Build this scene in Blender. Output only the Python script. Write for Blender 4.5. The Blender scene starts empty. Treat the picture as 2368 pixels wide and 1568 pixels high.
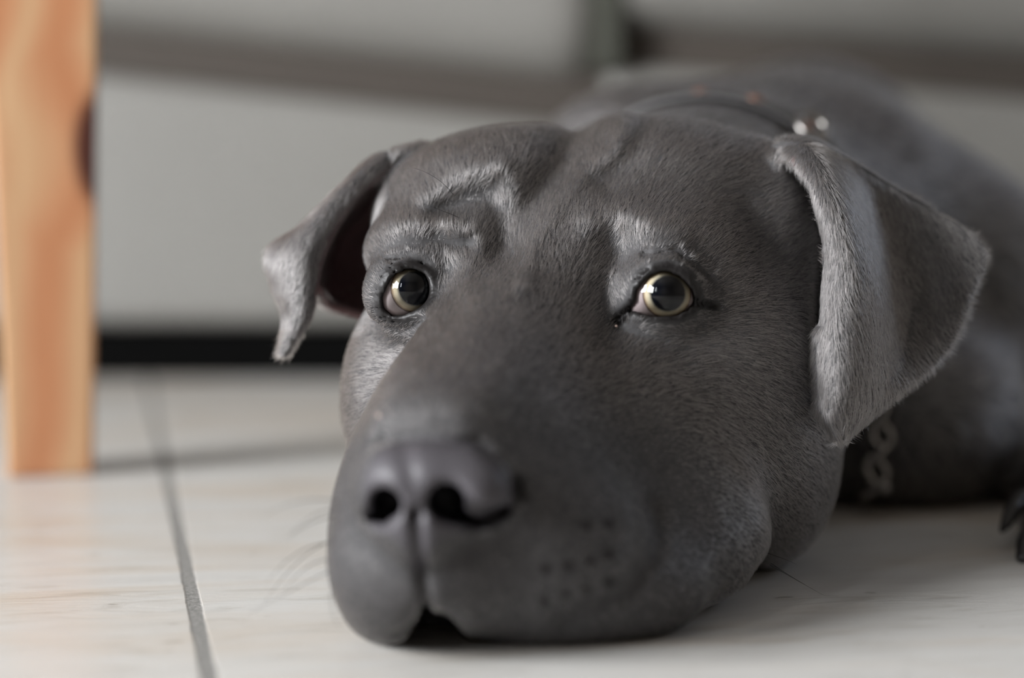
import bpy, math, random
import numpy as np
from mathutils import Vector, Matrix
from mathutils.kdtree import KDTree
from math import radians as R, pi
random.seed(7); rng = np.random.default_rng(7)
S = bpy.context.scene; COL = S.collection

# ------------------------------------------------------------------ camera
FPX, CAMH, HOR = 4400.0, 116.0, 460.0          # focal length in px, lens height (mm), horizon row
TH = math.atan((784 - HOR) / FPX)              # downward pitch
cd = bpy.data.cameras.new('camera'); cam = bpy.data.objects.new('camera', cd); COL.objects.link(cam)
cam.location = (0, 0, CAMH / 1000); cam.rotation_euler = (pi / 2 - TH, 0, 0)
cd.sensor_width = 36; cd.lens = FPX / 2368 * 36; cd.clip_start = 0.01
cd.dof.use_dof = True; cd.dof.focus_distance = 0.552
cd.dof.aperture_fstop = cd.lens / 19.0         # a 19 mm wide entrance pupil
S.camera = cam
# ------------------------------------------------------------------ world, daylight, exposure
S.view_settings.view_transform = 'Standard'; S.view_settings.look = 'None'
S.view_settings.exposure = 0.0; S.view_settings.gamma = 1.0
w = bpy.data.worlds.new('sky'); S.world = w; w.use_nodes = True
w.node_tree.nodes['Background'].inputs[0].default_value = (0.62, 0.74, 1.0, 1)
w.node_tree.nodes['Background'].inputs[1].default_value = 1.2
S.cycles.max_bounces = 8; S.cycles.diffuse_bounces = 4; S.cycles.glossy_bounces = 4
S.cycles.transmission_bounces = 4; S.cycles.transparent_max_bounces = 8
S.cycles.sample_clamp_indirect = 4.0

def area(name, loc, aim, sx, sy, power, col):
    l = bpy.data.lights.new(name, 'AREA'); l.shape = 'RECTANGLE'; l.size = sx; l.size_y = sy
    l.energy = power; l.color = col
    o = bpy.data.objects.new(name, l); COL.objects.link(o); o.location = loc
    o.rotation_euler = (Vector(aim) - Vector(loc)).to_track_quat('-Z', 'Y').to_euler()
    return o
# the room is x -1.7..2.2, y -2.4..2.6, z 0..2.5; daylight stands just outside each window opening
area('daylight_left', (-1.76, -0.32, 0.90), (0, -.32, .90), 1.0, 0.95, 176, (.97, .98, 1.0))
area('daylight_corner', (-1.76, -1.55, 1.30), (0, -1.55, 1.3), 0.30, 0.85, 17, (.92, .96, 1.0))
area('daylight_right', (2.26, 1.75, 1.15), (0, 1.75, 1.15), 1.1, 1.1, 6.5, (.74, .86, 1.0))

# ------------------------------------------------------------------ view-space helpers
cT, sT = math.cos(TH), math.sin(TH)
def H(px, py, d):                               # a point seen at (px,py), d mm away: (x right, y up, d away)
    return np.array([(px - 1184) * d / FPX, (784 - py) * d / FPX, d], float)
def toworld(V):                                 # view mm -> world m
    V = np.asarray(V, float); x, y, d = V[..., 0], V[..., 1], V[..., 2]
    return np.stack([x, d * cT + y * sT, CAMH - d * sT + y * cT], -1) / 1000
def W(px, py, d): return toworld(H(px, py, d))
def topx(V):
    return 1184 + V[..., 0] * FPX / V[..., 2], 784 - V[..., 1] * FPX / V[..., 2]
def floor_d(py, z=0.0):                         # depth of the floor (height z mm) seen on row py, near the middle
    t = (784 - py) / FPX
    return (CAMH - z) / (sT - t * cT)

# ------------------------------------------------------------------ object helpers
def tag(o, label=None, cat=None, group=None, kind=None):
    if label: o['label'] = label
    if cat: o['category'] = cat
    if group: o['group'] = group
    if kind: o['kind'] = kind
    return o
def empty(name, loc=(0, 0, 0)):
    o = bpy.data.objects.new(name, None); COL.objects.link(o); o.location = loc; return o
def link_mesh(name, V, F, mat, parent=None, smooth=True):
    me = bpy.data.meshes.new(name)
    V = np.asarray(V, float)
    if parent is not None: V = V - np.array(parent_world(parent))
    me.from_pydata([tuple(v) for v in V], [], [tuple(map(int, f)) for f in F])
    me.validate(); me.update()
    if smooth: me.polygons.foreach_set('use_smooth', [True] * len(me.polygons))
    for m in (mat if isinstance(mat, (list, tuple)) else [mat]): me.materials.append(m)
    o = bpy.data.objects.new(name, me); COL.objects.link(o)
    if parent is not None: o.parent = parent
    return o
def parent_world(p):
    v = Vector((0, 0, 0))
    while p is not None: v = v + Vector(p.location); p = p.parent
    return v
def box(x0, x1, y0, y1, z0, z1):
    V = [(x, y, z) for z in (z0, z1) for y in (y0, y1) for x in (x0, x1)]
    F = [(0, 2, 3, 1), (4, 5, 7, 6), (0, 1, 5, 4), (2, 6, 7, 3), (0, 4, 6, 2), (1, 3, 7, 5)]
    return V, F
def merge(parts):
    V, F, n = [], [], 0
    for v, f in parts:
        V += [tuple(p) for p in v]; F += [tuple(i + n for i in q) for q in f]; n += len(v)
    return V, F
def bevel(o, wdt, seg=3):
    m = o.modifiers.new('bevel', 'BEVEL'); m.width = wdt; m.segments = seg; m.limit_method = 'ANGLE'; return o
def tube(pts, rad, n=10, closed=False):
    P = [Vector(p) for p in pts]; V, F = [], []
    rad = rad if isinstance(rad, (list, tuple)) else [rad] * len(P)
    m = len(P); up = Vector((0.12, .3, .95)).normalized()
    for i, p in enumerate(P):
        t = (P[(i + 1) % m] - P[i - 1]) if closed else (P[min(i + 1, m - 1)] - P[max(i - 1, 0)])
        t.normalize(); a = t.cross(up)
        if a.length < 1e-3: a = t.cross(Vector((1, 0, 0)))
        a.normalize(); b = a.cross(t)
        for k in range(n):
            an = 2 * pi * k / n; V.append(tuple(p + (a * math.cos(an) + b * math.sin(an)) * rad[i]))
    for i in range(m if closed else m - 1):
        j = (i + 1) % m
        for k in range(n): F.append((i * n + k, i * n + (k + 1) % n, j * n + (k + 1) % n, j * n + k))
    if not closed: F += [tuple(range(n))[::-1], tuple(range((m - 1) * n, m * n))]
    return V, F

# ------------------------------------------------------------------ materials
def mat(name, col=(.5, .5, .5), rough=.5, metal=0, spec=.5):
    m = bpy.data.materials.new(name); m.use_nodes = True
    b = m.node_tree.nodes['Principled BSDF']
    b.inputs['Base Color'].default_value = (*col, 1); b.inputs['Roughness'].default_value = rough
    b.inputs['Metallic'].default_value = metal; b.inputs['Specular IOR Level'].default_value = spec
    return m, m.node_tree.nodes, m.node_tree.links, b
def node(N, t, **k):
    n = N.new(t)
    for a, v in k.items(): setattr(n, a, v)
    return n
def ramp(N, stops):
    r = N.new('ShaderNodeValToRGB'); e = r.color_ramp.elements
    while len(e) < len(stops): e.new(.5)
    for el, (p, c) in zip(e, stops): el.position = p; el.color = (*c, 1) if len(c) == 3 else c
    return r
def noise(N, L, src, scale, detail=4, rough=.5, sc=(1, 1, 1), dist=0, rot=(0, 0, 0)):
    mp = N.new('ShaderNodeMapping'); mp.inputs['Scale'].default_value = sc; mp.inputs['Rotation'].default_value = rot
    L.new(src, mp.inputs[0])
    n = N.new('ShaderNodeTexNoise'); n.inputs['Scale'].default_value = scale; n.inputs['Detail'].default_value = detail
    n.inputs['Roughness'].default_value = rough; n.inputs['Distortion'].default_value = dist
    L.new(mp.outputs[0], n.inputs['Vector']); return n.outputs['Fac']
def mixc(N, L, fac, a, b, blend='MIX'):
    m = N.new('ShaderNodeMix'); m.data_type = 'RGBA'; m.blend_type = blend
    for s, v in ((m.inputs[0], fac), (m.inputs[6], a), (m.inputs[7], b)):
        if hasattr(v, 'links'): L.new(v, s)
        else: s.default_value = v if isinstance(v, (int, float)) else (*v, 1)
    return m.outputs[2]
def bump(N, L, b, h, strength, dist):
    n = N.new('ShaderNodeBump'); n.inputs['Strength'].default_value = strength; n.inputs['Distance'].default_value = dist
    L.new(h, n.inputs['Height']); L.new(n.outputs[0], b.inputs['Normal'])

def pz(py, y): return CAMH / 1000 + y * (HOR - py) / FPX
# floor tiles
GA = toworld(H(370, 1000, floor_d(1000))); GB = toworld(H(490, 1568, floor_d(1568)))
gang = math.atan2(GA[0] - GB[0], GA[1] - GB[1])          # lean of the joint running away from the lens
M_floor, N, L, b = mat('floor_tile', rough=.32)
geo = N.new('ShaderNodeNewGeometry').outputs['Position']
mp = N.new('ShaderNodeMapping'); mp.vector_type = 'POINT'
mp.inputs['Rotation'].default_value = (0, 0, gang)
c_, s_ = math.cos(gang), math.sin(gang)
mp.inputs['Location'].default_value = (-(GB[0] * c_ - GB[1] * s_), -0.40, 0)
L.new(geo, mp.inputs[0])
sx = N.new('ShaderNodeSeparateXYZ'); L.new(mp.outputs[0], sx.inputs[0])
def joint(out, period, width):
    a = node(N, 'ShaderNodeMath', operation='PINGPONG'); a.inputs[1].default_value = period / 2; L.new(out, a.inputs[0])
    c = node(N, 'ShaderNodeMapRange'); c.inputs['From Min'].default_value = width * .42; c.inputs['From Max'].default_value = width * .58
    c.inputs['To Min'].default_value = 1; c.inputs['To Max'].default_value = 0
    L.new(a.outputs[0], c.inputs['Value']); return c.outputs[0]
wob = noise(N, L, geo, 90, 3)
jm = node(N, 'ShaderNodeMath', operation='MULTIPLY_ADD'); L.new(wob, jm.inputs[0]); jm.inputs[1].default_value = .0012; L.new(sx.outputs[0], jm.inputs[2])
j = node(N, 'ShaderNodeMath', operation='MAXIMUM'); L.new(joint(jm.outputs[0], .6, .0042), j.inputs[0]); L.new(joint(sx.outputs[1], .9, .0042), j.inputs[1])
big = noise(N, L, mp.outputs[0], 4.0, 5, .6, (1, 3.2, 1), .6)
r1 = ramp(N, [(.30, (.50, .485, .46)), (.48, (.56, .55, .525)), (.60, (.52, .47, .41)), (.75, (.59, .58, .56))]); L.new(big, r1.inputs[0])
fine = noise(N, L, mp.outputs[0], 26, 6, .65, (1, 4.5, 1), .9)
r2 = ramp(N, [(.33, (.83, .815, .79)), (.47, (1, 1, 1)), (.60, (1, 1, 1)), (.72, (1.06, 1.06, 1.06))]); L.new(fine, r2.inputs[0])
c1 = mixc(N, L, 1.0, r1.outputs[0], r2.outputs[0], 'MULTIPLY')
spk = noise(N, L, mp.outputs[0], 75, 2, .4, (1, 2.6, 1)); r3 = ramp(N, [(.22, (.45, .42, .38)), (.27, (1, 1, 1))]); L.new(spk, r3.inputs[0])
c1 = mixc(N, L, .8, c1, r3.outputs[0], 'MULTIPLY')
gr = noise(N, L, geo, 700, 4, .7); rg = ramp(N, [(.35, (.10, .10, .095)), (.7, (.34, .33, .31))]); L.new(gr, rg.inputs[0])
L.new(mixc(N, L, j.outputs[0], c1, rg.outputs[0]), b.inputs['Base Color'])
rr = node(N, 'ShaderNodeMath', operation='MULTIPLY_ADD'); L.new(j.outputs[0], rr.inputs[0]); rr.inputs[1].default_value = .5; rr.inputs[2].default_value = .3
L.new(rr.outputs[0], b.inputs['Roughness'])
hh = node(N, 'ShaderNodeMath', operation='MULTIPLY_ADD'); L.new(j.outputs[0], hh.inputs[0]); hh.inputs[1].default_value = -1.0; L.new(fine, hh.inputs[2])
bump(N, L, b, hh.outputs[0], .25, .0015)

M_wall, *_ = mat('wall_paint', (.19, .165, .14), .8)
M_ceil, *_ = mat('ceiling_paint', (.30, .28, .255), .85)
M_white, *_ = mat('white_frame', (.78, .78, .77), .4)
M_sofa, N, L, b = mat('pale_leather', (.21, .207, .19), .5)
tc = N.new('ShaderNodeTexCoord').outputs['Object']
n1 = noise(N, L, tc, 7, 4); rp = ramp(N, [(.3, (.20, .196, .182)), (.7, (.222, .218, .203))]); L.new(n1, rp.inputs[0]); L.new(rp.outputs[0], b.inputs['Base Color'])
bump(N, L, b, noise(N, L, tc, 300, 3), .2, .001)
M_dark, *_ = mat('black_gap_shade', (.004, .004, .004), 1, 0, 0)  # near-black without gloss: the shade under the sofa put into the colour
M_gap_shade, *_ = mat('brown_gap_shade', (.052, .043, .035), .8)  # dark brown painted for the shade between cushions and base
M_seam, *_ = mat('olive_gap_shade', (.045, .048, .036), .7)  # dark olive painted for the gap between the two cushions

ld = floor_d(1103); lx0, lx1 = (-4 - 1184) / FPX * ld / 1000, (190 - 1184) / FPX * ld / 1000
yl = toworld(H(110, 1103, ld))[1]; lw_ = (lx1 - lx0)
KZ = pz(345, yl)
M_wood, N, L, b = mat('orange_pine', rough=.42)
tc = N.new('ShaderNodeTexCoord').outputs['Object']
# grain bends round a knot on the right edge
kn = node(N, 'ShaderNodeVectorMath', operation='DISTANCE'); kn.inputs[1].default_value = (lw_ * .62, -lw_ / 2, KZ)
L.new(tc, kn.inputs[0])
kf = node(N, 'ShaderNodeMapRange'); kf.inputs['From Min'].default_value = 0; kf.inputs['From Max'].default_value = .045; kf.inputs['To Min'].default_value = -.9; kf.inputs['To Max'].default_value = 0
L.new(kn.outputs['Value'], kf.inputs['Value'])
sz = N.new('ShaderNodeSeparateXYZ'); L.new(tc, sz.inputs[0])
wv = noise(N, L, tc, 5, 1, .5, (1, 1, 1.4))
a1 = node(N, 'ShaderNodeMath', operation='MULTIPLY_ADD'); L.new(sz.outputs[0], a1.inputs[0]); a1.inputs[1].default_value = 34; L.new(kf.outputs[0], a1.inputs[2])
a2 = node(N, 'ShaderNodeMath', operation='MULTIPLY_ADD'); L.new(wv, a2.inputs[0]); a2.inputs[1].default_value = 2.2; L.new(a1.outputs[0], a2.inputs[2])
a3 = node(N, 'ShaderNodeMath', operation='PINGPONG'); L.new(a2.outputs[0], a3.inputs[0]); a3.inputs[1].default_value = .5
a4 = node(N, 'ShaderNodeMath', operation='MULTIPLY'); L.new(a3.outputs[0], a4.inputs[0]); a4.inputs[1].default_value = 2
rw = ramp(N, [(0, (.44, .19, .088)), (.45, (.48, .235, .118)), (1, (.53, .335, .185))]); L.new(a4.outputs[0], rw.inputs[0])
fg = noise(N, L, tc, 60, 5, .6, (4, 4, .25)); rf = ramp(N, [(.3, (.88, .84, .8)), (.7, (1, 1, 1))]); L.new(fg, rf.inputs[0])
cw = mixc(N, L, 1, rw.outputs[0], rf.outputs[0], 'MULTIPLY')
kk = ramp(N, [(0, (1, 1, 1)), (.30, (1, 1, 1)), (.46, (0, 0, 0))])
ks = node(N, 'ShaderNodeVectorMath', operation='MULTIPLY'); ks.inputs[1].default_value = (1.25, .4, .55)
ksub = node(N, 'ShaderNodeVectorMath', operation='SUBTRACT'); ksub.inputs[1].default_value = (lw_ * .62, -lw_ / 2, KZ); L.new(tc, ksub.inputs[0]); L.new(ksub.outputs[0], ks.inputs[0])
kl = node(N, 'ShaderNodeVectorMath', operation='LENGTH'); L.new(ks.outputs[0], kl.inputs[0])
km = node(N, 'ShaderNodeMath', operation='MULTIPLY'); km.inputs[1].default_value = 30; L.new(kl.outputs['Value'], km.inputs[0]); L.new(km.outputs[0], kk.inputs[0])
L.new(mixc(N, L, kk.outputs[0], cw, (.055, .012, .006)), b.inputs['Base Color'])

M_metal, *_ = mat('dull_steel', (.30, .285, .27), .3, 1)
M_copper, *_ = mat('copper_rivet', (.40, .22, .16), .4, 1)
M_strap, *_ = mat('black_leather', (.018, .017, .017), .4)
M_claw, *_ = mat('black_claw', (.010, .009, .009), .35)

# dog skin: colour by painted-in masks: the animal's own markings, plus shade in the right ear gap
M_skin, N, L, b = mat('dog_skin', rough=.6)
at = node(N, 'ShaderNodeAttribute', attribute_name='nose'); ai = node(N, 'ShaderNodeAttribute', attribute_name='inner_ear_and_gap_shade'); al = node(N, 'ShaderNodeAttribute', attribute_name='lid')
tco = N.new('ShaderNodeTexCoord').outputs['Object']
mott = noise(N, L, tco, 260, 3); rm = ramp(N, [(.3, (.034, .033, .034)), (.7, (.052, .050, .051))]); L.new(mott, rm.inputs[0])
c = mixc(N, L, at.outputs['Fac'], rm.outputs[0], (.060, .056, .062))
c = mixc(N, L, ai.outputs['Fac'], c, (.13, .075, .075))
c = mixc(N, L, al.outputs['Fac'], c, (.007, .006, .006))
L.new(c, b.inputs['Base Color'])
ad = node(N, 'ShaderNodeMath', operation='MAXIMUM'); L.new(at.outputs['Fac'], ad.inputs[0]); L.new(al.outputs['Fac'], ad.inputs[1])
rgh = node(N, 'ShaderNodeMapRange'); rgh.inputs['To Min'].default_value = .7; rgh.inputs['To Max'].default_value = .46; L.new(ad.outputs[0], rgh.inputs['Value']); L.new(rgh.outputs[0], b.inputs['Roughness']); b.inputs['Specular IOR Level'].default_value = .28
peb = N.new('ShaderNodeTexVoronoi'); peb.inputs['Scale'].default_value = 900; L.new(tco, peb.inputs['Vector'])
bump(N, L, b, peb.outputs['Distance'], .25, .0004)
b.inputs['Sheen Weight'].default_value = .0; b.inputs['Sheen Roughness'].default_value = .4
b.inputs['Sheen Tint'].default_value = (.7, .75, .85, 1)

def fur_material(name, c):
    m = bpy.data.materials.new(name); m.use_nodes = True; N, L = m.node_tree.nodes, m.node_tree.links
    N.remove(N['Principled BSDF'])
    h = N.new('ShaderNodeBsdfHairPrincipled'); h.parametrization = 'COLOR'
    hi = N.new('ShaderNodeHairInfo'); r = ramp(N, [(0, tuple(.55 * v for v in c)), (.55, c), (1, tuple(min(1, 2.1 * v) for v in c))])
    L.new(hi.outputs['Random'], r.inputs[0]); L.new(r.outputs[0], h.inputs['Color'])
    h.inputs['Roughness'].default_value = .30; h.inputs['Radial Roughness'].default_value = .55
    h.inputs['IOR'].default_value = 1.44
    L.new(h.outputs[0], N['Material Output'].inputs['Surface']); return m
M_fur = fur_material('blue_grey_fur', (.135, .122, .117))
M_whisk, *_ = mat('whisker_hair', (.012, .011, .010), .6, 0, .1)

# ------------------------------------------------------------------ signed distance modelling
def ell(P, c, r, rot=None):
    q = P - np.array(c, np.float32)
    if rot is not None: q = q @ rot
    r = np.array(r, np.float32)
    k0 = np.sqrt(((q / r) ** 2).sum(-1)) + 1e-6; k1 = np.sqrt(((q / r ** 2) ** 2).sum(-1)) + 1e-6
    return k0 * (k0 - 1) / k1
def cone(P, a, b_, ra, rb):
    a = np.array(a, np.float32); b_ = np.array(b_, np.float32); ab = b_ - a
    t = np.clip(((P - a) @ ab) / (ab @ ab), 0, 1)
    return np.sqrt(((P - a - t[:, None] * ab) ** 2).sum(-1)) - (ra + (rb - ra) * t)
def smin(a, b_, k):
    h = np.clip(k - np.abs(a - b_), 0, None) / k
    return np.minimum(a, b_) - h * h * k * .25
def smax(a, b_, k): return -smin(-a, -b_, k)
def rotm(yaw=0, pitch=0, roll=0):              # degrees; columns are the shape's own axes
    return np.array(Matrix.Rotation(R(yaw), 3, 'Y') @ Matrix.Rotation(R(pitch), 3, 'X') @ Matrix.Rotation(R(roll), 3, 'Z'), np.float32)
def poly_sd(px, py, poly):                      # 2-D signed distance, negative inside
    poly = np.array(poly, float); d = np.full(px.shape, 1e9); ins = np.zeros(px.shape, bool)
    for i in range(len(poly)):
        a, c = poly[i], poly[i - 1]; e = c - a; w0, w1 = px - a[0], py - a[1]
        t = np.clip((w0 * e[0] + w1 * e[1]) / (e @ e), 0, 1)
        d = np.minimum(d, np.hypot(w0 - e[0] * t, w1 - e[1] * t))
        cr = ((a[1] > py) != (c[1] > py)) & (px < (c[0] - a[0]) * (py - a[1]) / (c[1] - a[1] + 1e-12) + a[0]); ins ^= cr
    return np.where(ins, -d, d)
def line_d(px, py, pts):
    d = np.full(px.shape, 1e9)
    for a, c in zip(pts[:-1], pts[1:]):
        a, c = np.array(a, float), np.array(c, float); e = c - a; w0, w1 = px - a[0], py - a[1]
        t = np.clip((w0 * e[0] + w1 * e[1]) / (e @ e), 0, 1); d = np.minimum(d, np.hypot(w0 - e[0] * t, w1 - e[1] * t))
    return d
def smooth_poly(pts, it=2):
    P = np.array(pts, float)
    for _ in range(it):
        Q = np.roll(P, -1, 0); P = np.stack([P * .75 + Q * .25, P * .25 + Q * .75], 1).reshape(-1, 2)
    return P
def vnoise(P, scale, seed=0):                   # smooth value noise
    q = P * scale; i = np.floor(q).astype(np.int64); f = q - i; f = f * f * (3 - 2 * f); out = 0
    for dx in (0, 1):
        for dy in (0, 1):
            for dz in (0, 1):
                h = ((i[:, 0] + dx) * 73856093 ^ (i[:, 1] + dy) * 19349663 ^ (i[:, 2] + dz) * 83492791 ^ seed * 2654435761) & 0xffffff
                h = (h * 1103515245 + 12345 & 0xffffff) / 0xffffff
                wt = (f[:, 0] if dx else 1 - f[:, 0]) * (f[:, 1] if dy else 1 - f[:, 1]) * (f[:, 2] if dz else 1 - f[:, 2]); out = out + h * wt
    return out * 2 - 1

# --- eyes
EYE_L = dict(c=H(940, 676, 561), r=11.0, look=H(964, 665, 549.6),
             open=smooth_poly([(886, 706), (892, 668), (910, 641), (942, 624), (978, 628), (993, 655), (992, 690), (968, 714), (925, 729), (898, 724)]))
EYE_R = dict(c=H(1529, 684, 546), r=11.0, look=H(1547, 678, 534.5),
             open=smooth_poly([(1468, 714), (1474, 672), (1500, 638), (1545, 629), (1586, 650), (1606, 690), (1590, 717), (1550, 730), (1502, 729), (1478, 724)]))

# --- ears: sheets of control points (px, py, depth)
def dense_sheet(rows, step=.8):
    G = np.array([[H(*p) for p in r] for r in rows])
    def cr(A, n):                                # Catmull-Rom along axis 0
        m = len(A); out = []
        for i in range(m - 1):
            p0, p1, p2, p3 = A[max(i - 1, 0)], A[i], A[i + 1], A[min(i + 2, m - 1)]
            for k in range(n):
                t = k / n
                out.append(.5 * ((2 * p1) + (p2 - p0) * t + (2 * p0 - 5 * p1 + 4 * p2 - p3) * t * t + (3 * p1 - p0 - 3 * p2 + p3) * t ** 3))
        out.append(A[-1]); return np.array(out)
    l0 = max(np.linalg.norm(np.diff(G, axis=0), axis=2).max(), 1); l1 = max(np.linalg.norm(np.diff(G, axis=1), axis=2).max(), 1)
    G = cr(G, int(l0 / step) + 1); G = cr(G.swapaxes(0, 1), int(l1 / step) + 1).swapaxes(0, 1)
    return G
EAR_R = dense_sheet([
    [(1775, 356, 590), (1806, 338, 580), (1842, 330, 580), (1880, 336, 590), (1900, 350, 600)],
    [(1824, 374, 568), (1858, 370, 563), (1890, 362, 566), (1935, 370, 584), (1965, 382, 588)],
    [(1866, 458, 558), (1905, 450, 553), (1940, 442, 558), (1985, 430, 584), (2055, 438, 590)],
    [(1896, 560, 555), (1938, 560, 548), (1975, 550, 553), (2035, 530, 586), (2150, 492, 590)],
    [(1905, 650, 553), (1950, 655, 546), (1998, 648, 551), (2075, 618, 586), (2264, 575, 584)],
    [(1892, 760, 553), (1940, 760, 544), (2005, 750, 550), (2095, 720, 583), (2240, 672, 582)],
    [(1892, 860, 553), (1935, 870, 543), (1995, 865, 548), (2075, 840, 568), (2185, 800, 576)],
    [(1905, 945, 553), (1935, 945, 544), (1980, 935, 548), (2030, 915, 558), (2085, 895, 567)],
    [(1935, 1005, 552), (1943, 1006, 548), (1952, 1004, 549), (1962, 995, 552), (1975, 984, 556)]])
EAR_L_FLAP = dense_sheet([
    [(985, 352, 602), (975, 345, 600), (970, 340, 604), (972, 338, 610)],
    [(905, 388, 596), (885, 375, 594), (880, 368, 598), (872, 370, 606)],
    [(842, 430, 594), (822, 425, 590), (808, 425, 592), (800, 430, 600)],
    [(785, 500, 592), (755, 500, 587), (725, 510, 590), (700, 528, 598)],
    [(742, 588, 590), (708, 580, 585), (670, 575, 588), (628, 582, 597)],
    [(726, 658, 588), (700, 660, 584), (665, 660, 587), (636, 655, 596)],
    [(712, 725, 587), (695, 725, 584), (678, 722, 586), (660, 720, 592)],
    [(678, 785, 587), (672, 786, 585), (664, 788, 586), (658, 790, 590)],
    [(660, 814, 587), (658, 815, 586), (655, 816, 587), (652, 816, 588)]])
EAR_L_CUP = dense_sheet([
    [(985, 352, 602), (985, 362, 615), (985, 380, 625), (1040, 420, 628)],
    [(905, 388, 596), (905, 400, 618), (920, 420, 632), (1000, 470, 630)],
    [(842, 430, 594), (838, 450, 618), (860, 480, 640), (970, 540, 630)],
    [(785, 500, 592), (778, 515, 618), (800, 550, 640), (940, 600, 630)],
    [(742, 588, 590), (740, 600, 612), (775, 620, 635), (920, 660, 630)],
    [(726, 655, 589), (728, 668, 605), (765, 690, 622), (900, 710, 620)],
    [(738, 672, 592), (745, 688, 602), (780, 712, 612), (900, 745, 612)]])
def tree_of(*sheets):
    P = np.concatenate([s.reshape(-1, 3) for s in sheets]); t = KDTree(len(P))
    for i, p in enumerate(P): t.insert(p, i)
    t.balance(); return t, P.min(0), P.max(0), P
TREES = [tree_of(EAR_R) + (1.7,), tree_of(EAR_L_FLAP, EAR_L_CUP) + (1.5,)]
def tree_sd(P, T, base):
    t, lo, hi, pts, rad = T
    out = np.full(len(P), 30., np.float32)
    near = np.where(((P > lo - 6) & (P < hi + 6)).all(1))[0]
    for i in near: out[i] = t.find(P[i])[2] - rad
    return out

def smstep(x, a, b_):
    t = np.clip((x - a) / (b_ - a), 0, 1); return t * t * (3 - 2 * t)
def head_sd(P, ears=True):
    P = np.asarray(P, np.float32)
    d = ell(P, (24, 8.5, 625), (64, 60, 76))
    d = smin(d, ell(P, (-9, 43.5, 607), (36, 23, 40), rotm(0, 0, 12)), 12)
    d = smin(d, ell(P, (54, 45.5, 612), (46, 25, 45), rotm(0, 0, -10)), 12)
    d = smin(d, ell(P, (66, -14, 598), (35, 52, 50), rotm(0, 0, 10)), 16)
    d = smin(d, ell(P, (-33, -15, 598), (16, 37, 36)), 12)
    d = smin(d, ell(P, (-26, 27, 578), (18, 14, 22)), 12)
    d = smin(d, ell(P, (46, 25, 570), (25, 15, 22)), 14)
    d = smin(d, ell(P, (57, -2, 570), (28, 20, 24)), 14)
    # muzzle
    d = smin(d, cone(P, H(1235, 740, 574), H(1025, 1060, 488), 30, 21), 18)
    d = smin(d, ell(P, (-12, -42, 522), (35, 34, 52), rotm(-14, 0, 0)), 14)
    d = smin(d, ell(P, (-33, -55, 502), (15, 25, 27), rotm(-14, 0, -6)), 10)
    d = smin(d, ell(P, (7, -55, 508), (29, 25.5, 34), rotm(-18, 0, 8)), 16)
    d = smin(d, ell(P, (29, -66, 517), (25, 16, 25)), 14)
    d = smin(d, ell(P, H(892, 930, 595), (12, 22, 24)), 12)
    d = smin(d, ell(P, (40, -57, 548), (32, 21, 34), rotm(-35, 0, 0)), 12)
    d = smin(d, ell(P, (76, -46, 612), (22, 26, 36)), 22)
    d = smin(d, ell(P, (30, -45, 620), (62, 26, 60)), 14)
    d = smin(d, ell(P, (-12, -72, 520), (20, 8, 22)), 6)
    d = smin(d, ell(P, H(1400, 1060, 560), (38, 36, 42)), 24)
    d = smin(d, ell(P, H(985, 1300, 486), (24, 19, 22)), 9)
    d = smin(d, ell(P, (80, 12, 600), (22, 30, 34)), 14)
    # nose pad: broad top, wings, philtrum
    npd = ell(P, H(1005, 1110, 471), (18.5, 12.0, 17.5), rotm(-16, 0, -4))
    npd = smin(npd, ell(P, H(893, 1150, 468), (7, 10, 13), rotm(-30, 0, 0)), 6)
    npd = smin(npd, ell(P, H(1112, 1140, 467), (9.5, 10, 14), rotm(10, 0, 0)), 6)
    npd = smin(npd, ell(P, H(975, 1215, 468), (10, 11, 13)), 6)
    d = smin(d, npd, 3.0)
    # nostrils
    for (a, c, ra, rb, k) in ((H(882, 1172, 448), H(905, 1155, 478), 4.4, 3.4, 2.0), (H(1036, 1165, 445), H(1030, 1155, 478), 5.0, 4.0, 2.5),
                              (H(1045, 1195, 450), H(1160, 1182, 464), 3.8, 2.4, 2.0), (H(876, 1192, 452), H(850, 1205, 462), 3.2, 2.4, 2.0)):
        d = smax(d, -cone(P, a, c, ra, rb), k)
    # mouth gap in front, under the lips
    d = smax(d, -cone(P, H(1000, 1478, 468), H(1010, 1462, 510), 7, 5), 5)
    d = smax(d, -cone(P, H(935, 1497, 478), H(1080, 1510, 480), 3.5, 3.5), 4)
    if ears:
        for T in TREES: d = smin(d, tree_sd(P, T, d), 3.5)
    # folds and wrinkles drawn as soft strokes on the near side
    px, py = topx(P); add = np.zeros_like(d)
    near = smstep(P[:, 2], 700, 670)
    for pts, amp, wd in STROKES:
        if wd > 10: add += amp * np.exp(-(line_d(px, py, pts) / wd) ** 2)
    d = d - add.astype(np.float32) * near
    d = smin(d, ell(P, H(1800, 515, 598), (13, 21, 24)), 14)
    # lids
    for e in (EYE_L, EYE_R):
        q = np.sqrt(((P - e['c'].astype(np.float32)) ** 2).sum(-1))
        d = smin(d, q - (e['r'] + 1.9), 7)
    add = np.zeros_like(d)
    for pts, amp, wd in STROKES:
        if wd <= 10: add += amp * np.exp(-(line_d(px, py, pts) / wd) ** 2)
    d = d - add.astype(np.float32) * near
    for e in (EYE_L, EYE_R):
        rel = P[:, 2] - e['c'][2]
        q = np.sqrt(((P - e['c'].astype(np.float32)) ** 2).sum(-1))
        d = smax(d, -(q - e['r'] - .15), .4)
        pr = poly_sd(px, py, e['open']) * P[:, 2] / FPX
        pr = np.maximum(pr, rel - 2); pr = np.maximum(pr, -rel - 40)
        d = smax(d, -pr, 1.6)
    return d
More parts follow.
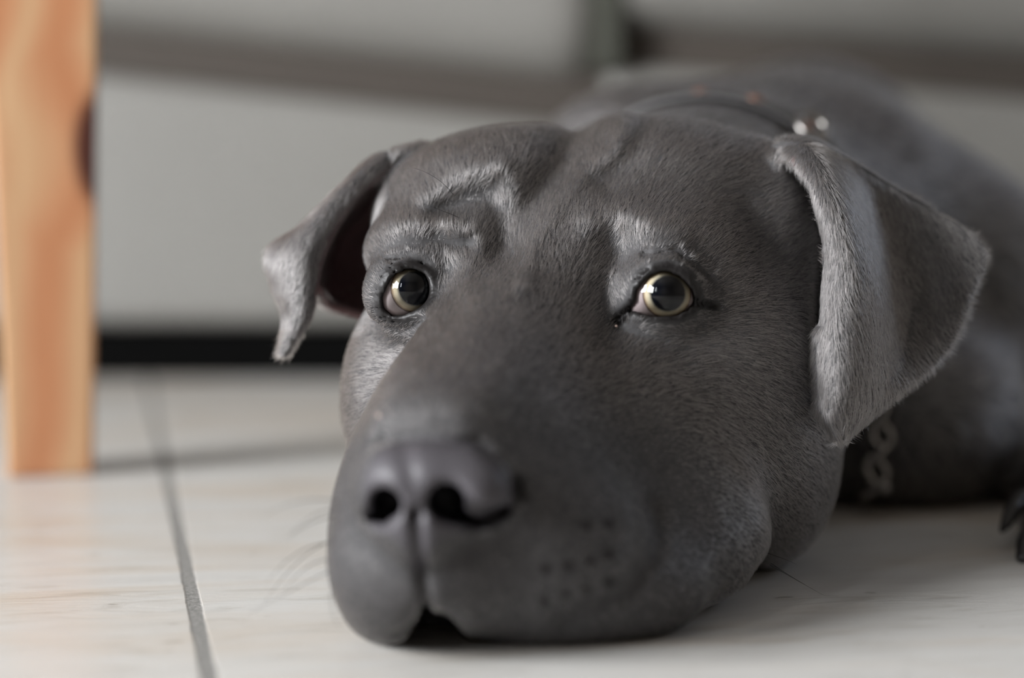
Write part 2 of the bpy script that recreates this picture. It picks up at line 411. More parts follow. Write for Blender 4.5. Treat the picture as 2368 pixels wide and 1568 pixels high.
STROKES = [  # (px points, mm out(+)/in(-), px width)
    ([(1340, 300), (1290, 380), (1235, 470), (1180, 580)], -4.0, 50),
    ([(1445, 290), (1425, 350), (1350, 400), (1290, 470), (1235, 560), (1205, 660)], 1.5, 22),
    ([(1500, 285), (1470, 350), (1400, 430)], -.7, 26),
    ([(1130, 450), (1070, 470), (1010, 500)], -1.7, 34), ([(1150, 390), (1060, 415), (990, 460)], 1.3, 30),
    ([(1080, 570), (1010, 560), (940, 570), (885, 600)], -1.4, 22), ([(1060, 530), (1000, 520), (930, 535)], .9, 24),
    ([(1150, 500), (1160, 570), (1120, 640)], -2.0, 40),
    ([(1420, 560), (1450, 640), (1415, 700), (1400, 780)], -2.9, 50),
    ([(1370, 520), (1450, 520), (1560, 545)], 1.3, 40),
    ([(1500, 608), (1560, 600), (1620, 650)], 1.0, 9), ([(1490, 588), (1560, 580), (1640, 640)], -1.1, 9),
    ([(1604, 695), (1660, 708)], -1.0, 8), ([(1428, 742), (1462, 712)], -1.6, 9),
    ([(1450, 765), (1530, 780), (1620, 755)], -.7, 14),
    ([(900, 602), (945, 592), (990, 612)], -1.0, 8), ([(870, 748), (930, 763), (985, 743)], -.7, 10),
    ([(1030, 640), (1050, 720), (1010, 800)], -1.6, 40),
    ([(1500, 1180), (1510, 1260), (1465, 1340), (1390, 1390), (1300, 1430)], -1.6, 28),
    ([(1450, 1190), (1455, 1270), (1410, 1330)], 1.0, 36),
    ([(1700, 1180), (1745, 1270), (1752, 1350)], -.9, 26),
    ([(935, 1040), (950, 1100), (962, 1180)], -.9, 22), ([(960, 1190), (966, 1260), (978, 1340), (985, 1420)], -2.4, 14),
    ([(890, 1010), (1000, 1018), (1100, 1026), (1165, 1072), (1195, 1130)], -1.8, 16),
    ([(1055, 1195), (1110, 1203), (1165, 1180)], -4.2, 14), ([(885, 1200), (856, 1198)], -2.5, 12),
    ([(1080, 1222), (1150, 1212), (1185, 1165)], -1.2, 14), ([(1195, 1110), (1188, 1150)], -1.6, 14),
    ([(1250, 780), (1160, 860), (1080, 960)], 1.2, 60),
    ([(1880, 940), (1900, 960)], 0.8, 20), ([(1790, 340), (1860, 430), (1893, 560), (1888, 740)], -2.0, 16),
]

def surface_nets(fn, lo, hi, h, coarse=4):
    lo = np.array(lo, float); n = np.ceil((np.array(hi) - lo) / (h * coarse)).astype(int); N1 = n * coarse + 1
    cg = np.stack(np.meshgrid(*[lo[i] + np.arange(n[i] + 1) * h * coarse for i in range(3)], indexing='ij'), -1)
    c = fn(cg.reshape(-1, 3)).reshape(n + 1)
    D = np.empty(tuple(N1), np.float32)
    ix = [np.minimum((np.arange(N1[i]) + coarse // 2) // coarse, n[i]) for i in range(3)]
    D[:] = c[np.ix_(*ix)]
    band = np.abs(D) < h * coarse * 1.6
    idx = np.argwhere(band); P = lo + idx * h
    vals = np.concatenate([fn(P[i:i + 400000]) for i in range(0, len(P), 400000)])
    D[band] = vals
    s = D < 0
    acc = np.zeros(tuple(N1 - 1) + (3,), np.float32); cnt = np.zeros(tuple(N1 - 1), np.float32)
    def sl(a, o): return a[tuple(slice(o[i], a.shape[i] - (1 - o[i])) for i in range(3))]
    base = [(0, 0), (0, 1), (1, 0), (1, 1)]
    for ax in range(3):
        oth = [i for i in range(3) if i != ax]
        for (u, v) in base:
            o0 = [0, 0, 0]; o0[oth[0]] = u; o0[oth[1]] = v; o1 = list(o0); o1[ax] = 1
            a, b_ = sl(D, o0), sl(D, o1); m = (a < 0) != (b_ < 0)
            t = np.where(m, a / np.where(m, a - b_, 1), 0)
            for i in range(3): acc[..., i] += np.where(m, (t if i == ax else o0[i]), 0)
            cnt += m
    act = cnt > 0; ids = np.full(cnt.shape, -1, np.int64); ids[act] = np.arange(act.sum())
    cell = np.argwhere(act); V = lo + (cell + acc[act] / cnt[act][:, None]) * h
    F = []
    for ax in range(3):
        oth = [i for i in range(3) if i != ax]
        sh = list(N1); core = [slice(1, N1[i] - 1) for i in range(3)]; core[ax] = slice(0, N1[ax] - 1)
        nxt = list(core); nxt[ax] = slice(1, N1[ax])
        a, b_ = s[tuple(core)], s[tuple(nxt)]; m = a != b_
        e = np.argwhere(m); off = np.array([1, 1, 1]); off[ax] = 0; e = e + off
        def cid(du, dv):
            q = e.copy(); q[:, oth[0]] -= du; q[:, oth[1]] -= dv; return ids[q[:, 0], q[:, 1], q[:, 2]]
        quad = np.stack([cid(1, 1), cid(0, 1), cid(0, 0), cid(1, 0)], 1)
        flip = a[m] ^ (ax == 1)
        quad[~flip] = quad[~flip][:, ::-1]; F.append(quad)
    F = np.concatenate(F); F = F[(F >= 0).all(1)]
    return V, F
def project(V, fn, it=2, eps=.4):
    for _ in range(it):
        g, d0 = gradient(V, fn, eps); V = V - g * np.clip(d0, -2, 2)[:, None] * .9
    return V
def gradient(V, fn, eps=.4):
    d0 = fn(V); g = np.stack([fn(V + np.eye(3)[i] * eps) - fn(V - np.eye(3)[i] * eps) for i in range(3)], -1)
    g = g / (np.linalg.norm(g, axis=1)[:, None] + 1e-9); return g, d0

HV, HF = surface_nets(head_sd, (-82, -84, 440), (150, 82, 690), 1.25)
HV = project(HV, head_sd, 1)
HG, _ = gradient(HV, head_sd)

# --- trunk, neck, foreleg
def body_sd(P):
    P = np.asarray(P, np.float32)
    d = cone(P, H(1500, 640, 655), H(1760, 600, 790), 55, 71)
    d = smin(d, cone(P, (122, 20, 830), (155, 26, 1030), 92, 112), 30)
    d = smin(d, ell(P, (150, 112, 985), (46, 30, 55)), 22)
    d = smin(d, ell(P, (194, 20, 840), (50, 52, 85), rotm(0, 0, -8)), 30)
    d = smin(d, ell(P, (150, -32, 775), (58, 44, 84)), 20)
    d = smin(d, ell(P, (52, 80, 790), (38, 24, 45)), 22)
    d = smin(d, cone(P, (235, -10, 850), (215, -55, 780), 44, 30), 20)      # upper arm down to the elbow
    d = smin(d, cone(P, (215, -52, 780), (205, -62, 668), 24, 17), 14)      # forearm along the floor
    d = smin(d, ell(P, (196, -60, 640), (23, 14, 30), rotm(-18, 0, 0)), 8)  # paw
    for (x, y, z, r_) in ((182, -62, 634, 9), (184, -64, 618, 9.5), (196, -64, 610, 9.5), (208, -64, 616, 9)):
        d = smin(d, ell(P, (x, y, z), (r_, r_ * .9, r_ * 1.4), rotm(-30, 0, 0)), 3)
    d = smin(d, cone(P, (110, -20, 800), (90, -50, 720), 40, 22), 20)       # other foreleg folded under the chest
    fl = np.asarray([0, -cT, sT], np.float32)                              # keep everything above the floor
    hz = CAMH - P[:, 2] * sT + P[:, 1] * cT
    return smax(d, .6 - hz, 4)
BV, BF = surface_nets(body_sd, (-30, -90, 590), (340, 175, 1160), 4.0)
BV = project(BV, body_sd, 1, 1.0)
def floor_clamp(V):
    hz = CAMH - V[:, 2] * sT + V[:, 1] * cT; dy = np.clip(.5 - hz, 0, None)
    V = V.copy(); V[:, 1] += dy * cT; V[:, 2] -= dy * sT; return V
HV = floor_clamp(HV)

# ------------------------------------------------------------------ the dog
base = toworld(H(1500, 1300, 620)); base[2] = 0
dog = empty('dog', tuple(base))
tag(dog, 'blue-grey short-haired dog lying with its chin flat on the tiled floor', 'dog')
V = np.concatenate([HV, BV]); F = np.concatenate([HF, BF + len(HV)])
body = link_mesh('body', toworld(V), F, M_skin, dog)
hx, hy = topx(HV)
NOSE_POLY = smooth_poly([(845, 1090), (880, 1030), (1000, 1012), (1110, 1030), (1175, 1090), (1195, 1150), (1160, 1215), (1060, 1235), (990, 1260), (978, 1330), (955, 1330), (930, 1240), (860, 1230), (838, 1170)])
nose_d = poly_sd(hx, hy, NOSE_POLY); front = (HV[:, 2] < 500)
m_nose = smstep(-nose_d, -10, 8) * front
lid_d = np.full(len(HV), 99.)
for e in (EYE_L, EYE_R):
    dd = poly_sd(hx, hy, e['open']) * HV[:, 2] / FPX; lid_d = np.minimum(lid_d, np.where(np.abs(HV[:, 2] - e['c'][2]) < 16, dd, 99))
canth = line_d(hx, hy, [(1425, 748), (1445, 728), (1465, 712)]) * .122; lid_d = np.minimum(lid_d, np.where(HV[:, 2] < 560, canth + .3, 99))
canth = line_d(hx, hy, [(1600, 700), (1650, 710)]) * .122; lid_d = np.minimum(lid_d, np.where(HV[:, 2] < 570, canth + .9, 99))
lid_d = lid_d - .9 * ((hy < 645) & (lid_d < 20))
m_lid = smstep(lid_d, 3.4, 1.5)
EAR_IN_POLY = [(930, 385), (850, 440), (790, 510), (750, 600), (735, 680), (760, 725), (850, 770), (1010, 770), (1010, 380)]
m_ear = smstep(-poly_sd(hx, hy, EAR_IN_POLY), -12, 10) * (HV[:, 2] > np.where(hx > 845, 610, 597))
PITS = [(1355, 1212, 11), (1405, 1210, 12), (1406, 1278, 13), (1365, 1295, 11), (1313, 1308, 14), (1262, 1315, 12), (1408, 1345, 15), (1355, 1362, 12), (1308, 1372, 11), (1260, 1390, 12), (1215, 1150, 12)]
pd = np.min([np.hypot(hx - a, hy - b_) - r_ for a, b_, r_ in PITS], 0); m_lid = np.maximum(m_lid, smstep(-pd, -6, 4) * (HV[:, 2] < 520))
m_ear = np.maximum(m_ear, (HG[:, 0] > .25) * smstep(-poly_sd(hx, hy, EAR_IN_POLY), -25, 5) * (HV[:, 2] > 586) * (hx < 910))
m_ear = np.maximum(m_ear, (HG[:, 0] < -.4) * (hx > 1830) * (hx < 1905) * (hy > 370) * (hy < 900) * (HV[:, 2] > 564))  # temple-side gap masked as inner ear to darken it, in place of shade
for nm, arr in (('nose', m_nose), ('lid', m_lid), ('inner_ear_and_gap_shade', m_ear)):
    a = body.data.attributes.new(nm, 'FLOAT', 'POINT')
    a.data.foreach_set('value', np.concatenate([arr, np.zeros(len(BV))]).astype(np.float32))

# fur -----------------------------------------------------------
def hair_object(name, pts, radii, m, parent, kind=None):
    n, k = pts.shape[0], pts.shape[1]
    cu = bpy.data.hair_curves.new(name); cu.add_curves([k] * n)
    off = np.array(parent_world(parent)); P = (pts.reshape(-1, 3) - off).astype(np.float32)
    cu.attributes['position'].data.foreach_set('vector', P.ravel())
    ra = cu.attributes.get('radius') or cu.attributes.new('radius', 'FLOAT', 'POINT')
    ra.data.foreach_set('value', radii.astype(np.float32).ravel())
    cu.materials.append(m)
    o = bpy.data.objects.new(name, cu); COL.objects.link(o); o.parent = parent
    if kind: o['kind'] = kind
    return o
def unit(a): return a / (np.linalg.norm(a, axis=1)[:, None] + 1e-9)
def flow(P, n, px, py):
    """lie of the coat: away from the nose, round the eyes, down the ears, back over the cheeks"""
    nose = H(985, 1090, 462)
    v = unit(P - nose)
    up = smstep(py, 900, 450)[:, None]
    v = v + up * np.array([0.1, .25, .6])
    cheek = (smstep(px, 1450, 1800) * smstep(py, 520, 800))[:, None]; v = v + cheek * np.array([.35, -.9, .25])
    lcheek = (smstep(px, 960, 860) * smstep(py, 640, 760) * smstep(py, 1050, 950))[:, None]; v = v + lcheek * np.array([-.3, -.6, .4])
    flew = (smstep(py, 1200, 1330))[:, None]; v = v + flew * np.array([.2, -.7, .2])
    temple = (smstep(px, 1350, 1700) * smstep(py, 620, 420))[:, None]; v = v + temple * np.array([.6, -.35, .1])
    med = np.exp(-((px - 1225 - (700 - py) * .1) / 90) ** 2) * smstep(py, 700, 560) * smstep(py, 380, 480)
    v = v + med[:, None] * np.array([0.0, .5, 0])
    earR = (poly_sd(px, py, EAR_R_OUT) < 4) & (P[:, 2] < 612); v[earR] = np.array([.12, -1, 0]) + np.stack([(px[earR] - 1950) * .0016, 0 * px[earR], 0 * px[earR]], 1)
    earL = (px < 900) & (py < 760) & (P[:, 2] > 578); v[earL] = np.array([-.35, -1, 0])
    v = v + .22 * np.stack([vnoise(P, .09, s) for s in (1, 2, 3)], 1) + .17 * np.stack([vnoise(P, .3, s) for s in (4, 5, 6)], 1)
    v = v - (v * n).sum(1)[:, None] * n
    return unit(v)
EAR_R_OUT = [(1782, 340), (1880, 330), (1950, 365), (2110, 465), (2215, 515), (2270, 575), (2235, 680), (2150, 850), (2060, 915), (1945, 1025), (1900, 930), (1890, 760), (1912, 590), (1880, 440)]
def make_fur(NH):
    # triangles of the head, only outside skin
    T = np.concatenate([HF[:, [0, 1, 2]], HF[:, [0, 2, 3]]]); A, B, C_ = HV[T[:, 0]], HV[T[:, 1]], HV[T[:, 2]]
    ar = np.linalg.norm(np.cross(B - A, C_ - A), axis=1) / 2
    cen = (A + B + C_) / 3; nn = unit(HG[T[:, 0]] + HG[T[:, 1]] + HG[T[:, 2]])
    vis = -(nn * unit(cen)).sum(1)                    # facing the lens
    wgt = np.where(vis > -.45, 1.0, .12) * np.where(cen[:, 2] > 655, .2, 1) * np.where(cen[:, 2] < 505, .75, 1)
    ex = np.maximum(np.maximum(m_nose, m_lid)[T].mean(1), 0); wgt *= (ex < .5)
    wgt *= np.where(m_ear[T].mean(1) > .6, .12, 1)
    p = ar * wgt; p /= p.sum(); ti = rng.choice(len(T), NH, p=p)
    r1, r2 = rng.random(NH), rng.random(NH); q = np.sqrt(r1); b0, b1, b2 = 1 - q, q * (1 - r2), q * r2
    P = b0[:, None] * A[ti] + b1[:, None] * B[ti] + b2[:, None] * C_[ti]
    n = unit(b0[:, None] * HG[T[ti, 0]] + b1[:, None] * HG[T[ti, 1]] + b2[:, None] * HG[T[ti, 2]])
    px, py = topx(P)
    t = flow(P, n, px, py)
    ln = 3.5 * (.65 + .7 * rng.random(NH))
    ln *= 1 - .62 * smstep(py, 820, 1050) * smstep(P[:, 2], 545, 510)         # short on the muzzle
    le = np.full(NH, 99.)
    for e in (EYE_L, EYE_R): le = np.minimum(le, np.linalg.norm(P - e['c'], axis=1))
    ln *= .5 + .5 * smstep(le, 12, 19)
    lift = .20 + .16 * rng.random(NH)
    jit = rng.normal(0, .13, (NH, 3)); t = unit(t + jit - (jit * n).sum(1)[:, None] * n)
    pts = np.empty((NH, 4, 3))
    for k, s in enumerate((0, .33, .67, 1)):
        pts[:, k] = P - n * .15 + (t * (s * ln)[:, None]) + n * (ln * lift * (s - .55 * s * s))[:, None]
    rad = np.array([.050, .047, .036, .010])[None, :] * (.8 + .5 * rng.random(NH))[:, None] / 1000
    w_ = toworld(pts); w_[..., 2] = np.maximum(w_[..., 2], .0002)
    return w_, rad
fp, fr = make_fur(420000)
def body_fur(NH):
    G, _ = gradient(BV, body_sd, 1.0)
    T = np.concatenate([BF[:, [0, 1, 2]], BF[:, [0, 2, 3]]]); A, B, C_ = BV[T[:, 0]], BV[T[:, 1]], BV[T[:, 2]]
    ar = np.linalg.norm(np.cross(B - A, C_ - A), axis=1) / 2; nn = unit(G[T].sum(1)); cen = (A + B + C_) / 3
    vis = -(nn * unit(cen)).sum(1); p = ar * np.where(vis > -.3, 1, .1); p /= p.sum(); ti = rng.choice(len(T), NH, p=p)
    r1, r2 = rng.random(NH), rng.random(NH); q = np.sqrt(r1)
    P = (1 - q)[:, None] * A[ti] + (q * (1 - r2))[:, None] * B[ti] + (q * r2)[:, None] * C_[ti]; n = nn[ti]
    v = np.tile(np.array([[.35, -.45, .8]]), (NH, 1)) + rng.normal(0, .16, (NH, 3)); t = unit(v - (v * n).sum(1)[:, None] * n)
    ln = 9 * (.7 + .6 * rng.random(NH)); pts = np.empty((NH, 4, 3))
    for k, s in enumerate((0, .33, .67, 1)): pts[:, k] = P - n * .3 + t * (s * ln)[:, None] + n * (ln * .22 * (s - .55 * s * s))[:, None]
    rad = np.array([.11, .10, .08, .02])[None, :] * (.8 + .5 * rng.random(NH))[:, None] / 1000
    w_ = toworld(pts); w_[..., 2] = np.maximum(w_[..., 2], .0003); return w_, rad
bp, br = body_fur(160000)
tag(hair_object('fur', np.concatenate([fp, bp]), np.concatenate([fr, br]), M_fur, dog, 'stuff'))

# eyes ----------------------------------------------------------
M_eye, N, L, b = mat('eyeball', rough=.35, spec=.05)
tco = N.new('ShaderNodeTexCoord').outputs['Object']            # local +Z is the line of sight
ln_ = node(N, 'ShaderNodeVectorMath', operation='NORMALIZE'); L.new(tco, ln_.inputs[0])
sp = N.new('ShaderNodeSeparateXYZ'); L.new(ln_.outputs[0], sp.inputs[0])
ac = node(N, 'ShaderNodeMath', operation='ARCCOSINE'); L.new(sp.outputs[2], ac.inputs[0])
dv = node(N, 'ShaderNodeMath', operation='DIVIDE'); L.new(ac.outputs[0], dv.inputs[0]); dv.inputs[1].default_value = 1.2
str_ = noise(N, L, ln_.outputs[0], 14, 4)
ad2 = node(N, 'ShaderNodeMath', operation='MULTIPLY_ADD'); L.new(str_, ad2.inputs[0]); ad2.inputs[1].default_value = .02; L.new(dv.outputs[0], ad2.inputs[2])
re = ramp(N, [(0, (.002, .003, .006)), (.385, (.002, .003, .006)), (.405, (.16, .15, .12)), (.44, (.40, .36, .26)), (.51, (.50, .43, .31)), (.545, (.34, .26, .17)), (.57, (.08, .05, .045)), (.60, (.34, .29, .29)), (1, (.40, .33, .33))])
L.new(ad2.outputs[0], re.inputs[0]); L.new(re.outputs[0], b.inputs['Base Color'])
M_cornea = bpy.data.materials.new('cornea'); M_cornea.use_nodes = True; N, L = M_cornea.node_tree.nodes, M_cornea.node_tree.links
N.remove(N['Principled BSDF']); gl = N.new('ShaderNodeBsdfGlossy'); gl.inputs['Roughness'].default_value = .02; tr = N.new('ShaderNodeBsdfTransparent')
fz = N.new('ShaderNodeFresnel'); fz.inputs[0].default_value = 1.45; mx = N.new('ShaderNodeMixShader')
L.new(fz.outputs[0], mx.inputs[0]); L.new(tr.outputs[0], mx.inputs[1]); L.new(gl.outputs[0], mx.inputs[2]); L.new(mx.outputs[0], N['Material Output'].inputs['Surface'])
def uv_sphere(r, nu=48, nv=32, vmax=pi, prof=None):
    V, F = [], []
    for i in range(nv + 1):
        a = vmax * i / nv; rr_ = r if prof is None else prof(a)
        for k in range(nu): V.append((rr_ * math.sin(a) * math.cos(2 * pi * k / nu), rr_ * math.sin(a) * math.sin(2 * pi * k / nu), rr_ * math.cos(a)))
    for i in range(nv):
        for k in range(nu): F.append((i * nu + k, (i + 1) * nu + k, (i + 1) * nu + (k + 1) % nu, i * nu + (k + 1) % nu))
    return V, F
for e, lab in ((EYE_L, None), (EYE_R, None)):
    cw_ = toworld(e['c']); lw = toworld(e['look'])
    q = Vector(lw - cw_).to_track_quat('Z', 'Y')
    V_, F_ = uv_sphere(e['r'] / 1000)
    o = link_mesh('eye', V_, F_, M_eye); o.parent = dog; o.location = Vector(cw_) - Vector(base); o.rotation_mode = 'QUATERNION'; o.rotation_quaternion = q
    r0 = e['r'] / 1000
    V_, F_ = uv_sphere(1, 64, 48, vmax=1.25, prof=lambda a: max(r0 * 1.012, .0043 * math.cos(a) + math.sqrt(.0080 ** 2 - (.0043 * math.sin(a)) ** 2)))
    co = link_mesh('cornea', V_, F_, M_cornea); co.parent = o
# tear crumb and dust specks
M_crumb, *_ = mat('tear_crumb', (.55, .42, .36), .5)
def surf_at(px, py, d0=470, d1=640):
    ds = np.arange(d0, d1, .5); P = np.stack([H(px, py, d) for d in ds]); s = head_sd(P); i = np.argmax(s < 0); return P[i]
for (px, py, r_) in ((1429, 743, .75), (1425, 756, .5), (877, 962, .5)):
    p = surf_at(px, py); V_, F_ = uv_sphere(r_, 10, 8); V_ = np.array(V_) * [1, 1.3, .8] + p
    link_mesh('crumb', toworld(V_), F_, M_crumb, dog)

# whiskers ------------------------------------------------------
def bez(p, n=14):
    p = [np.array(v, float) for v in p]; out = []
    for i in range(n):
        t = i / (n - 1)
        out.append((1 - t) ** 2 * p[0] + 2 * t * (1 - t) * p[1] + t * t * p[2])
    return np.array(out)
WH = [((782, 1160, 478), (700, 1142, 470), (610, 1192, 465)), ((790, 1178, 480), (730, 1172, 475), (670, 1240, 470)), ((775, 1195, 485), (720, 1198, 480), (665, 1245, 478)),
      ((762, 1255, 490), (680, 1262, 490), (618, 1345, 492)), ((770, 1250, 492), (690, 1275, 495), (610, 1395, 500)), ((765, 1292, 490), (700, 1300, 490), (660, 1365, 492)),
      ((760, 1322, 488), (700, 1350, 490), (575, 1420, 496)), ((765, 1370, 480), (765, 1420, 478), (785, 1450, 476)),
      ((1770, 1278, 556), (1810, 1290, 556), (1842, 1305, 557)), ((1780, 1306, 556), (1830, 1335, 556), (1940, 1397, 556)), ((1782, 1302, 554), (1830, 1335, 552), (1862, 1352, 551)),
      ((1048, 450, 560), (1015, 405, 552), (955, 388, 548)), ((1065, 505, 561), (1020, 485, 552), (975, 470, 548)), ((1908, 932, 545), (1960, 925, 538), (2045, 895, 536)),
      ((835, 762, 575), (828, 765, 573), (820, 764, 572)), ((832, 795, 575), (826, 796, 573), (820, 790, 572)), ((838, 648, 578), (830, 650, 577), (822, 655, 576))]
for w3 in WH:
    P = toworld(bez([H(*a) for a in w3])); n = len(P)
    rad = (np.linspace(1, .25, n) * (.075e-3 if w3[0][0] > 800 else .13e-3))
    P[:, 2] = np.maximum(P[:, 2], .0004)
    hair_object('whisker', P[None], rad[None], M_whisk, dog)

# claws ---------------------------------------------------------
for pts, r_ in (([(2362, 1150, 640), (2340, 1185, 634), (2326, 1212, 630), (2316, 1228, 627)], 3.0), ([(2385, 1235, 618), (2372, 1260, 612), (2365, 1290, 608), (2366, 1312, 606)], 3.4),
                ([(2470, 1265, 606), (2465, 1290, 600), (2462, 1315, 597), (2462, 1330, 596)], 3.4), ([(2550, 1265, 612), (2550, 1290, 606), (2550, 1310, 603), (2550, 1325, 602)], 3.2)):
    P = toworld(np.array([H(*p) for p in pts])); P[:, 2] = np.maximum(P[:, 2], .0014)
    V_, F_ = tube(P, [r_ / 1000, r_ * .9 / 1000, r_ * .65 / 1000, r_ * .25 / 1000], 12)
    link_mesh('claw', V_, F_, M_claw, dog)

# ------------------------------------------------------------------ collar
NA, NB = H(1500, 640, 655), H(1760, 600, 790); ax0 = (NB - NA) / np.linalg.norm(NB - NA); ctr = NA + ax0 * 66
ux = np.cross([0, 1, 0], ax0); ux /= np.linalg.norm(ux); uy = np.cross(ax0, ux); CC = []
for i in range(96):
    t_ = 2 * pi * i / 96; dr = ux * math.sin(t_) + uy * math.cos(t_); rs = np.arange(40, 110, .5)
    sd = body_sd(ctr + rs[:, None] * dr); CC.append(ctr + dr * (rs[np.argmax(sd > .5)] if sd[0] < 0 else 60))
CC = np.array(CC)
for _ in range(6): CC = (np.roll(CC, 1, 0) + 2 * CC + np.roll(CC, -1, 0)) / 4
cen = CC.mean(0)
collar = empty('dog_collar', tuple(toworld(cen)))
tag(collar, 'black leather collar with copper rivets and steel chain around the dog\'s neck', 'collar')
tang = unit(np.roll(CC, -1, 0) - np.roll(CC, 1, 0)); axd = np.tile(ax0, (96, 1)); outw = unit(np.cross(tang, axd)); outw *= np.sign((outw * (CC - cen)).sum(1))[:, None]
V_, F_ = [], []
prof = [(-9, 0), (-9, 2.4), (-7, 3), (7, 3), (9, 2.4), (9, 0)]
for i in range(96):
    for a, o_ in prof: V_.append(CC[i] + axd[i] * a + outw[i] * o_)
for i in range(96):
    for k in range(6): F_.append((i * 6 + k, i * 6 + (k + 1) % 6, ((i + 1) % 96) * 6 + (k + 1) % 6, ((i + 1) % 96) * 6 + k))
link_mesh('strap', toworld(np.array(V_)), F_, M_strap, collar)
for i in (0, 5, 10, 15, 28, 34, 40):
    V2, F2 = uv_sphere(3.2, 16, 6, pi / 2); V2 = np.array(V2) * [1, 1, .5]
    fr_ = np.stack([tang[i], axd[i], outw[i]]); link_mesh('rivet', toworld(V2 @ fr_ + CC[i] + outw[i] * 3), F2, M_copper, collar)
def ring(c, a, b_, ra, rb, wire, name, m, par):
    a, b_ = unit(np.array([a], float))[0], unit(np.array([b_], float))[0]
    P = [c + a * ra * math.cos(t) + b_ * rb * math.sin(t) for t in np.linspace(0, 2 * pi, 28, endpoint=False)]
    V3, F3 = tube(toworld(np.array(P)), wire / 1000, 8, True); return link_mesh(name, V3, F3, m, par)
cx_, cy_ = topx(CC); ri = int(np.argmin(np.abs(cx_ - 1875) + 999 * (cy_ > 520)))
ring(CC[ri] + outw[ri] * 5 - ax0 * 9, tang[ri], ax0 + outw[ri] * .6, 5.4, 5.4, 1.7, 'ring', M_metal, collar)
CHN = [(2052, 925, 690), (2032, 985, 690), (2048, 1030, 690), (2018, 1065, 690), (2038, 1115, 690), (1995, 1150, 695)]
for i, p in enumerate(CHN[:-1]):
    a = H(*p); c2 = H(*CHN[i + 1]); dr = c2 - a; mid = (a + c2) / 2
    side = (1, .2, .2) if i % 2 else (.1, .1, 1)
    ring(mid, dr, side, np.linalg.norm(dr) * .62, 3.4, 1.25, 'chain_link', M_metal, collar)
V_, F_ = uv_sphere(2.0, 14, 10); link_mesh('bead', toworld(np.array(V_) + H(2047, 1130, 686)), F_, M_metal, collar)

# ------------------------------------------------------------------ setting
def struct(name, VF, m, smooth=False):
    o = link_mesh(name, VF[0], VF[1], m, None, smooth); o['kind'] = 'structure'; return o
struct('floor', box(-1.7, 2.2, -2.4, 2.6, -.05, 0), M_floor)
struct('ceiling', box(-1.7, 2.2, -2.4, 2.6, 2.5, 2.55), M_ceil)
def wall_x(x0, x1, y0, y1, wy0, wy1, wz0, wz1): return merge([box(x0, x1, y0, wy0, 0, 2.5), box(x0, x1, wy1, y1, 0, 2.5), box(x0, x1, wy0, wy1, 0, wz0), box(x0, x1, wy0, wy1, wz1, 2.5)])
struct('wall_left', merge([wall_x(-1.8, -1.7, -.9, 2.6, -.87, .23, .38, 1.42), wall_x(-1.8, -1.7, -2.4, -.9, -1.77, -1.33, .82, 1.78)]), M_wall)
struct('wall_right', wall_x(2.2, 2.3, -2.4, 2.6, 1.2, 2.3, .6, 1.7), M_wall)
struct('wall_back', box(-1.7, 2.2, 2.6, 2.7, 0, 2.5), M_wall)
struct('wall_front', box(-1.7, 2.2, -2.5, -2.4, 0, 2.5), M_wall)
def win_x(x, y0, y1, z0, z1, n): 
    P = [box(x, x + .05, y0, y0 + .05, z0, z1), box(x, x + .05, y1 - .05, y1, z0, z1), box(x, x + .05, y0, y1, z0, z0 + .05), box(x, x + .05, y0, y1, z1 - .05, z1)]
    for k in range(1, n): yy = y0 + (y1 - y0) * k / n; P.append(box(x, x + .05, yy - .025, yy + .025, z0, z1))
    return merge(P)
struct('window_1', win_x(-1.74, -.87, .23, .38, 1.42, 3), M_white)
struct('window_2', win_x(2.2, 1.2, 2.3, .6, 1.7, 2), M_white)
struct('window_3', win_x(-1.74, -1.77, -1.33, .82, 1.78, 1), M_white)

# ------------------------------------------------------------------ sofa behind
SD = 1.225                                           # its front, metres along y
def cushion_sheet(x0, x1, zb0, zb1, name, par):
    """seat cushion with a soft, sagging lower front edge"""
    nx, prof = 40, []
    V, F = [], []
    K = 26
    for i in range(nx + 1):
        u = i / nx; x = x0 + (x1 - x0) * u; zb = zb0 + (zb1 - zb0) * u
        e = min(u, 1 - u) * abs(x1 - x0); pin = max(0, 1 - e / .014); pin = pin ** 2 * .006
        zt = .43; yf = SD - .012 + pin; yb = SD + .62; r = .045
        loop = []
        cz, cyf = (zb + zt) / 2, (yf + yb) / 2
        for k in range(K):
            a = 2 * pi * k / K; ca, sa = math.cos(a), math.sin(a)
            sgn = lambda v: (v > 0) - (v < 0)
            loop.append((x, cyf + sgn(ca) * abs(ca) ** .22 * (yb - yf) / 2, cz + sgn(sa) * abs(sa) ** .32 * ((zt - zb) / 2 - pin)))
        V += loop
    for i in range(nx):
        for k in range(K): F.append((i * K + k, i * K + (k + 1) % K, (i + 1) * K + (k + 1) % K, (i + 1) * K + k))
    F += [tuple(range(K))[::-1], tuple(range(nx * K, (nx + 1) * K))]
    return link_mesh(name, V, F, M_sofa, par)
sofa = empty('sofa', (0.1, SD, 0)); tag(sofa, 'pale grey leather sofa low on the floor behind the dog', 'sofa')
def pxx(px, y): return (px - 1184) / FPX * y
bz0 = pz(756, SD); xg = pxx(1388, SD)
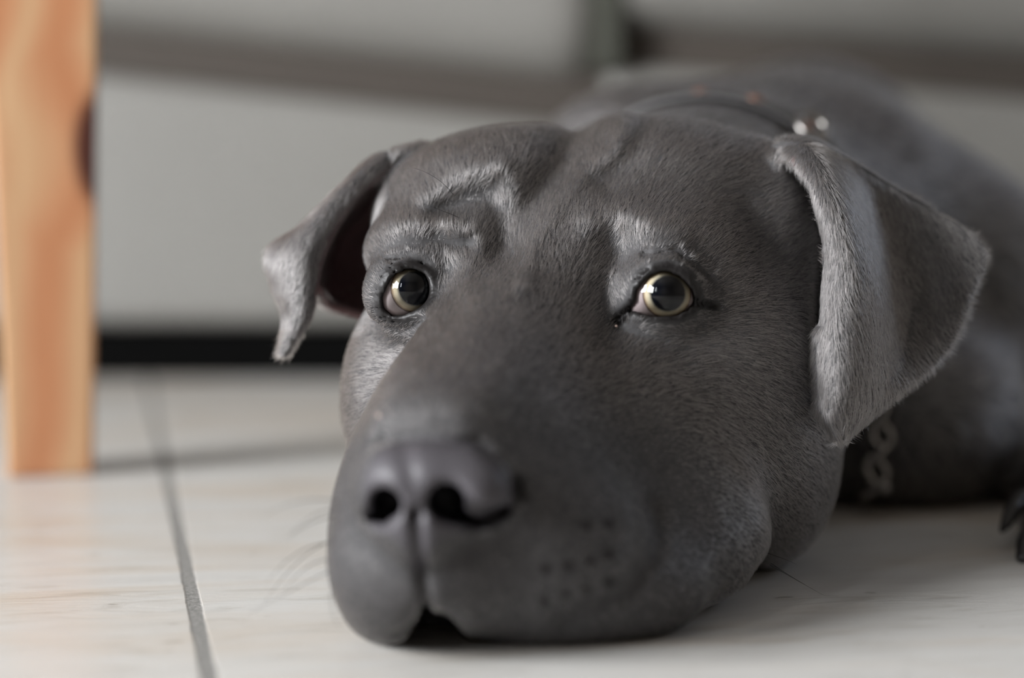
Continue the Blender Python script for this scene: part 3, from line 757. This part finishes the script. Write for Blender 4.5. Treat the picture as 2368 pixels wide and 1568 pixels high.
def fascia(x0, x1, z0, z1, name):
    V = []
    for y in (SD, SD + .6): V += [(x0, y, bz0), (x1, y, bz0), (x1, y, z1), (x0, y, z0)]
    o = link_mesh(name, V, [(0, 1, 2, 3), (7, 6, 5, 4), (0, 4, 5, 1), (1, 5, 6, 2), (2, 6, 7, 3), (3, 7, 4, 0)], M_sofa, sofa, False)
    bevel(o, .012, 5); return o
fascia(xg - .62, xg - .003, pz(55, SD), pz(300, SD), 'front_panel')
fascia(xg + .003, xg + .62, pz(150, SD), pz(330, SD), 'front_panel')
link_mesh('under_gap_shade', *box(-.65, .75, SD + .003, SD + .56, .0, bz0 - .002), M_dark, sofa, False)  # added block that paints the open gap under the sofa dark
link_mesh('cushion_gap_shade', *box(xg - .61, xg + .61, SD + .014, SD + .5, pz(330, SD), pz(0, SD)), M_gap_shade, sofa, False)  # added panel; its colour stands in for shade in the gap below the cushions
cushion_sheet(xg - .62, xg - .003, pz(-18, SD), pz(230, SD), 'seat_cushion', sofa)
cushion_sheet(xg + .003, xg + .62, pz(92, SD), pz(272, SD), 'seat_cushion', sofa)
o = link_mesh('seam_gap_shade', *box(xg - .006, xg + .011, SD - .010, SD + .5, pz(165, SD), .40), M_seam, sofa, False)  # added strip closing the gap between cushions with its painted-in dark
o = link_mesh('backrest', *box(xg - .62, xg + .62, SD + .62, SD + .85, .19, .82), M_sofa, sofa, False); bevel(o, .05, 5)

# ------------------------------------------------------------------ table leg
table = empty('table', ((lx0 + lx1) / 2, yl + lw_ / 2, 0)); tag(table, 'orange pine table leg with a dark knot, standing on the tiles', 'table')
def taper(w0, w1, z0, z1): 
    V = [(sx_ * w / 2, sy_ * w / 2, z) for z, w in ((z0, w0), (z1, w1)) for sy_ in (-1, 1) for sx_ in (-1, 1)]
    return V, [(0, 2, 3, 1), (4, 5, 7, 6), (0, 1, 5, 4), (2, 6, 7, 3), (0, 4, 6, 2), (1, 3, 7, 5)]
v, f = taper(lw_, lw_ * 1.95, 0, .70)
me = bpy.data.meshes.new('leg'); me.from_pydata(v, [], f); me.materials.append(M_wood)
leg = bpy.data.objects.new('leg', me); COL.objects.link(leg); leg.parent = table; leg.rotation_euler[2] = math.atan2(-(lx0 + lx1) / 2, yl) ; bevel(leg, .002)
print('HEAD', len(HV), 'BODY', len(BV), 'floor_d leg', ld)
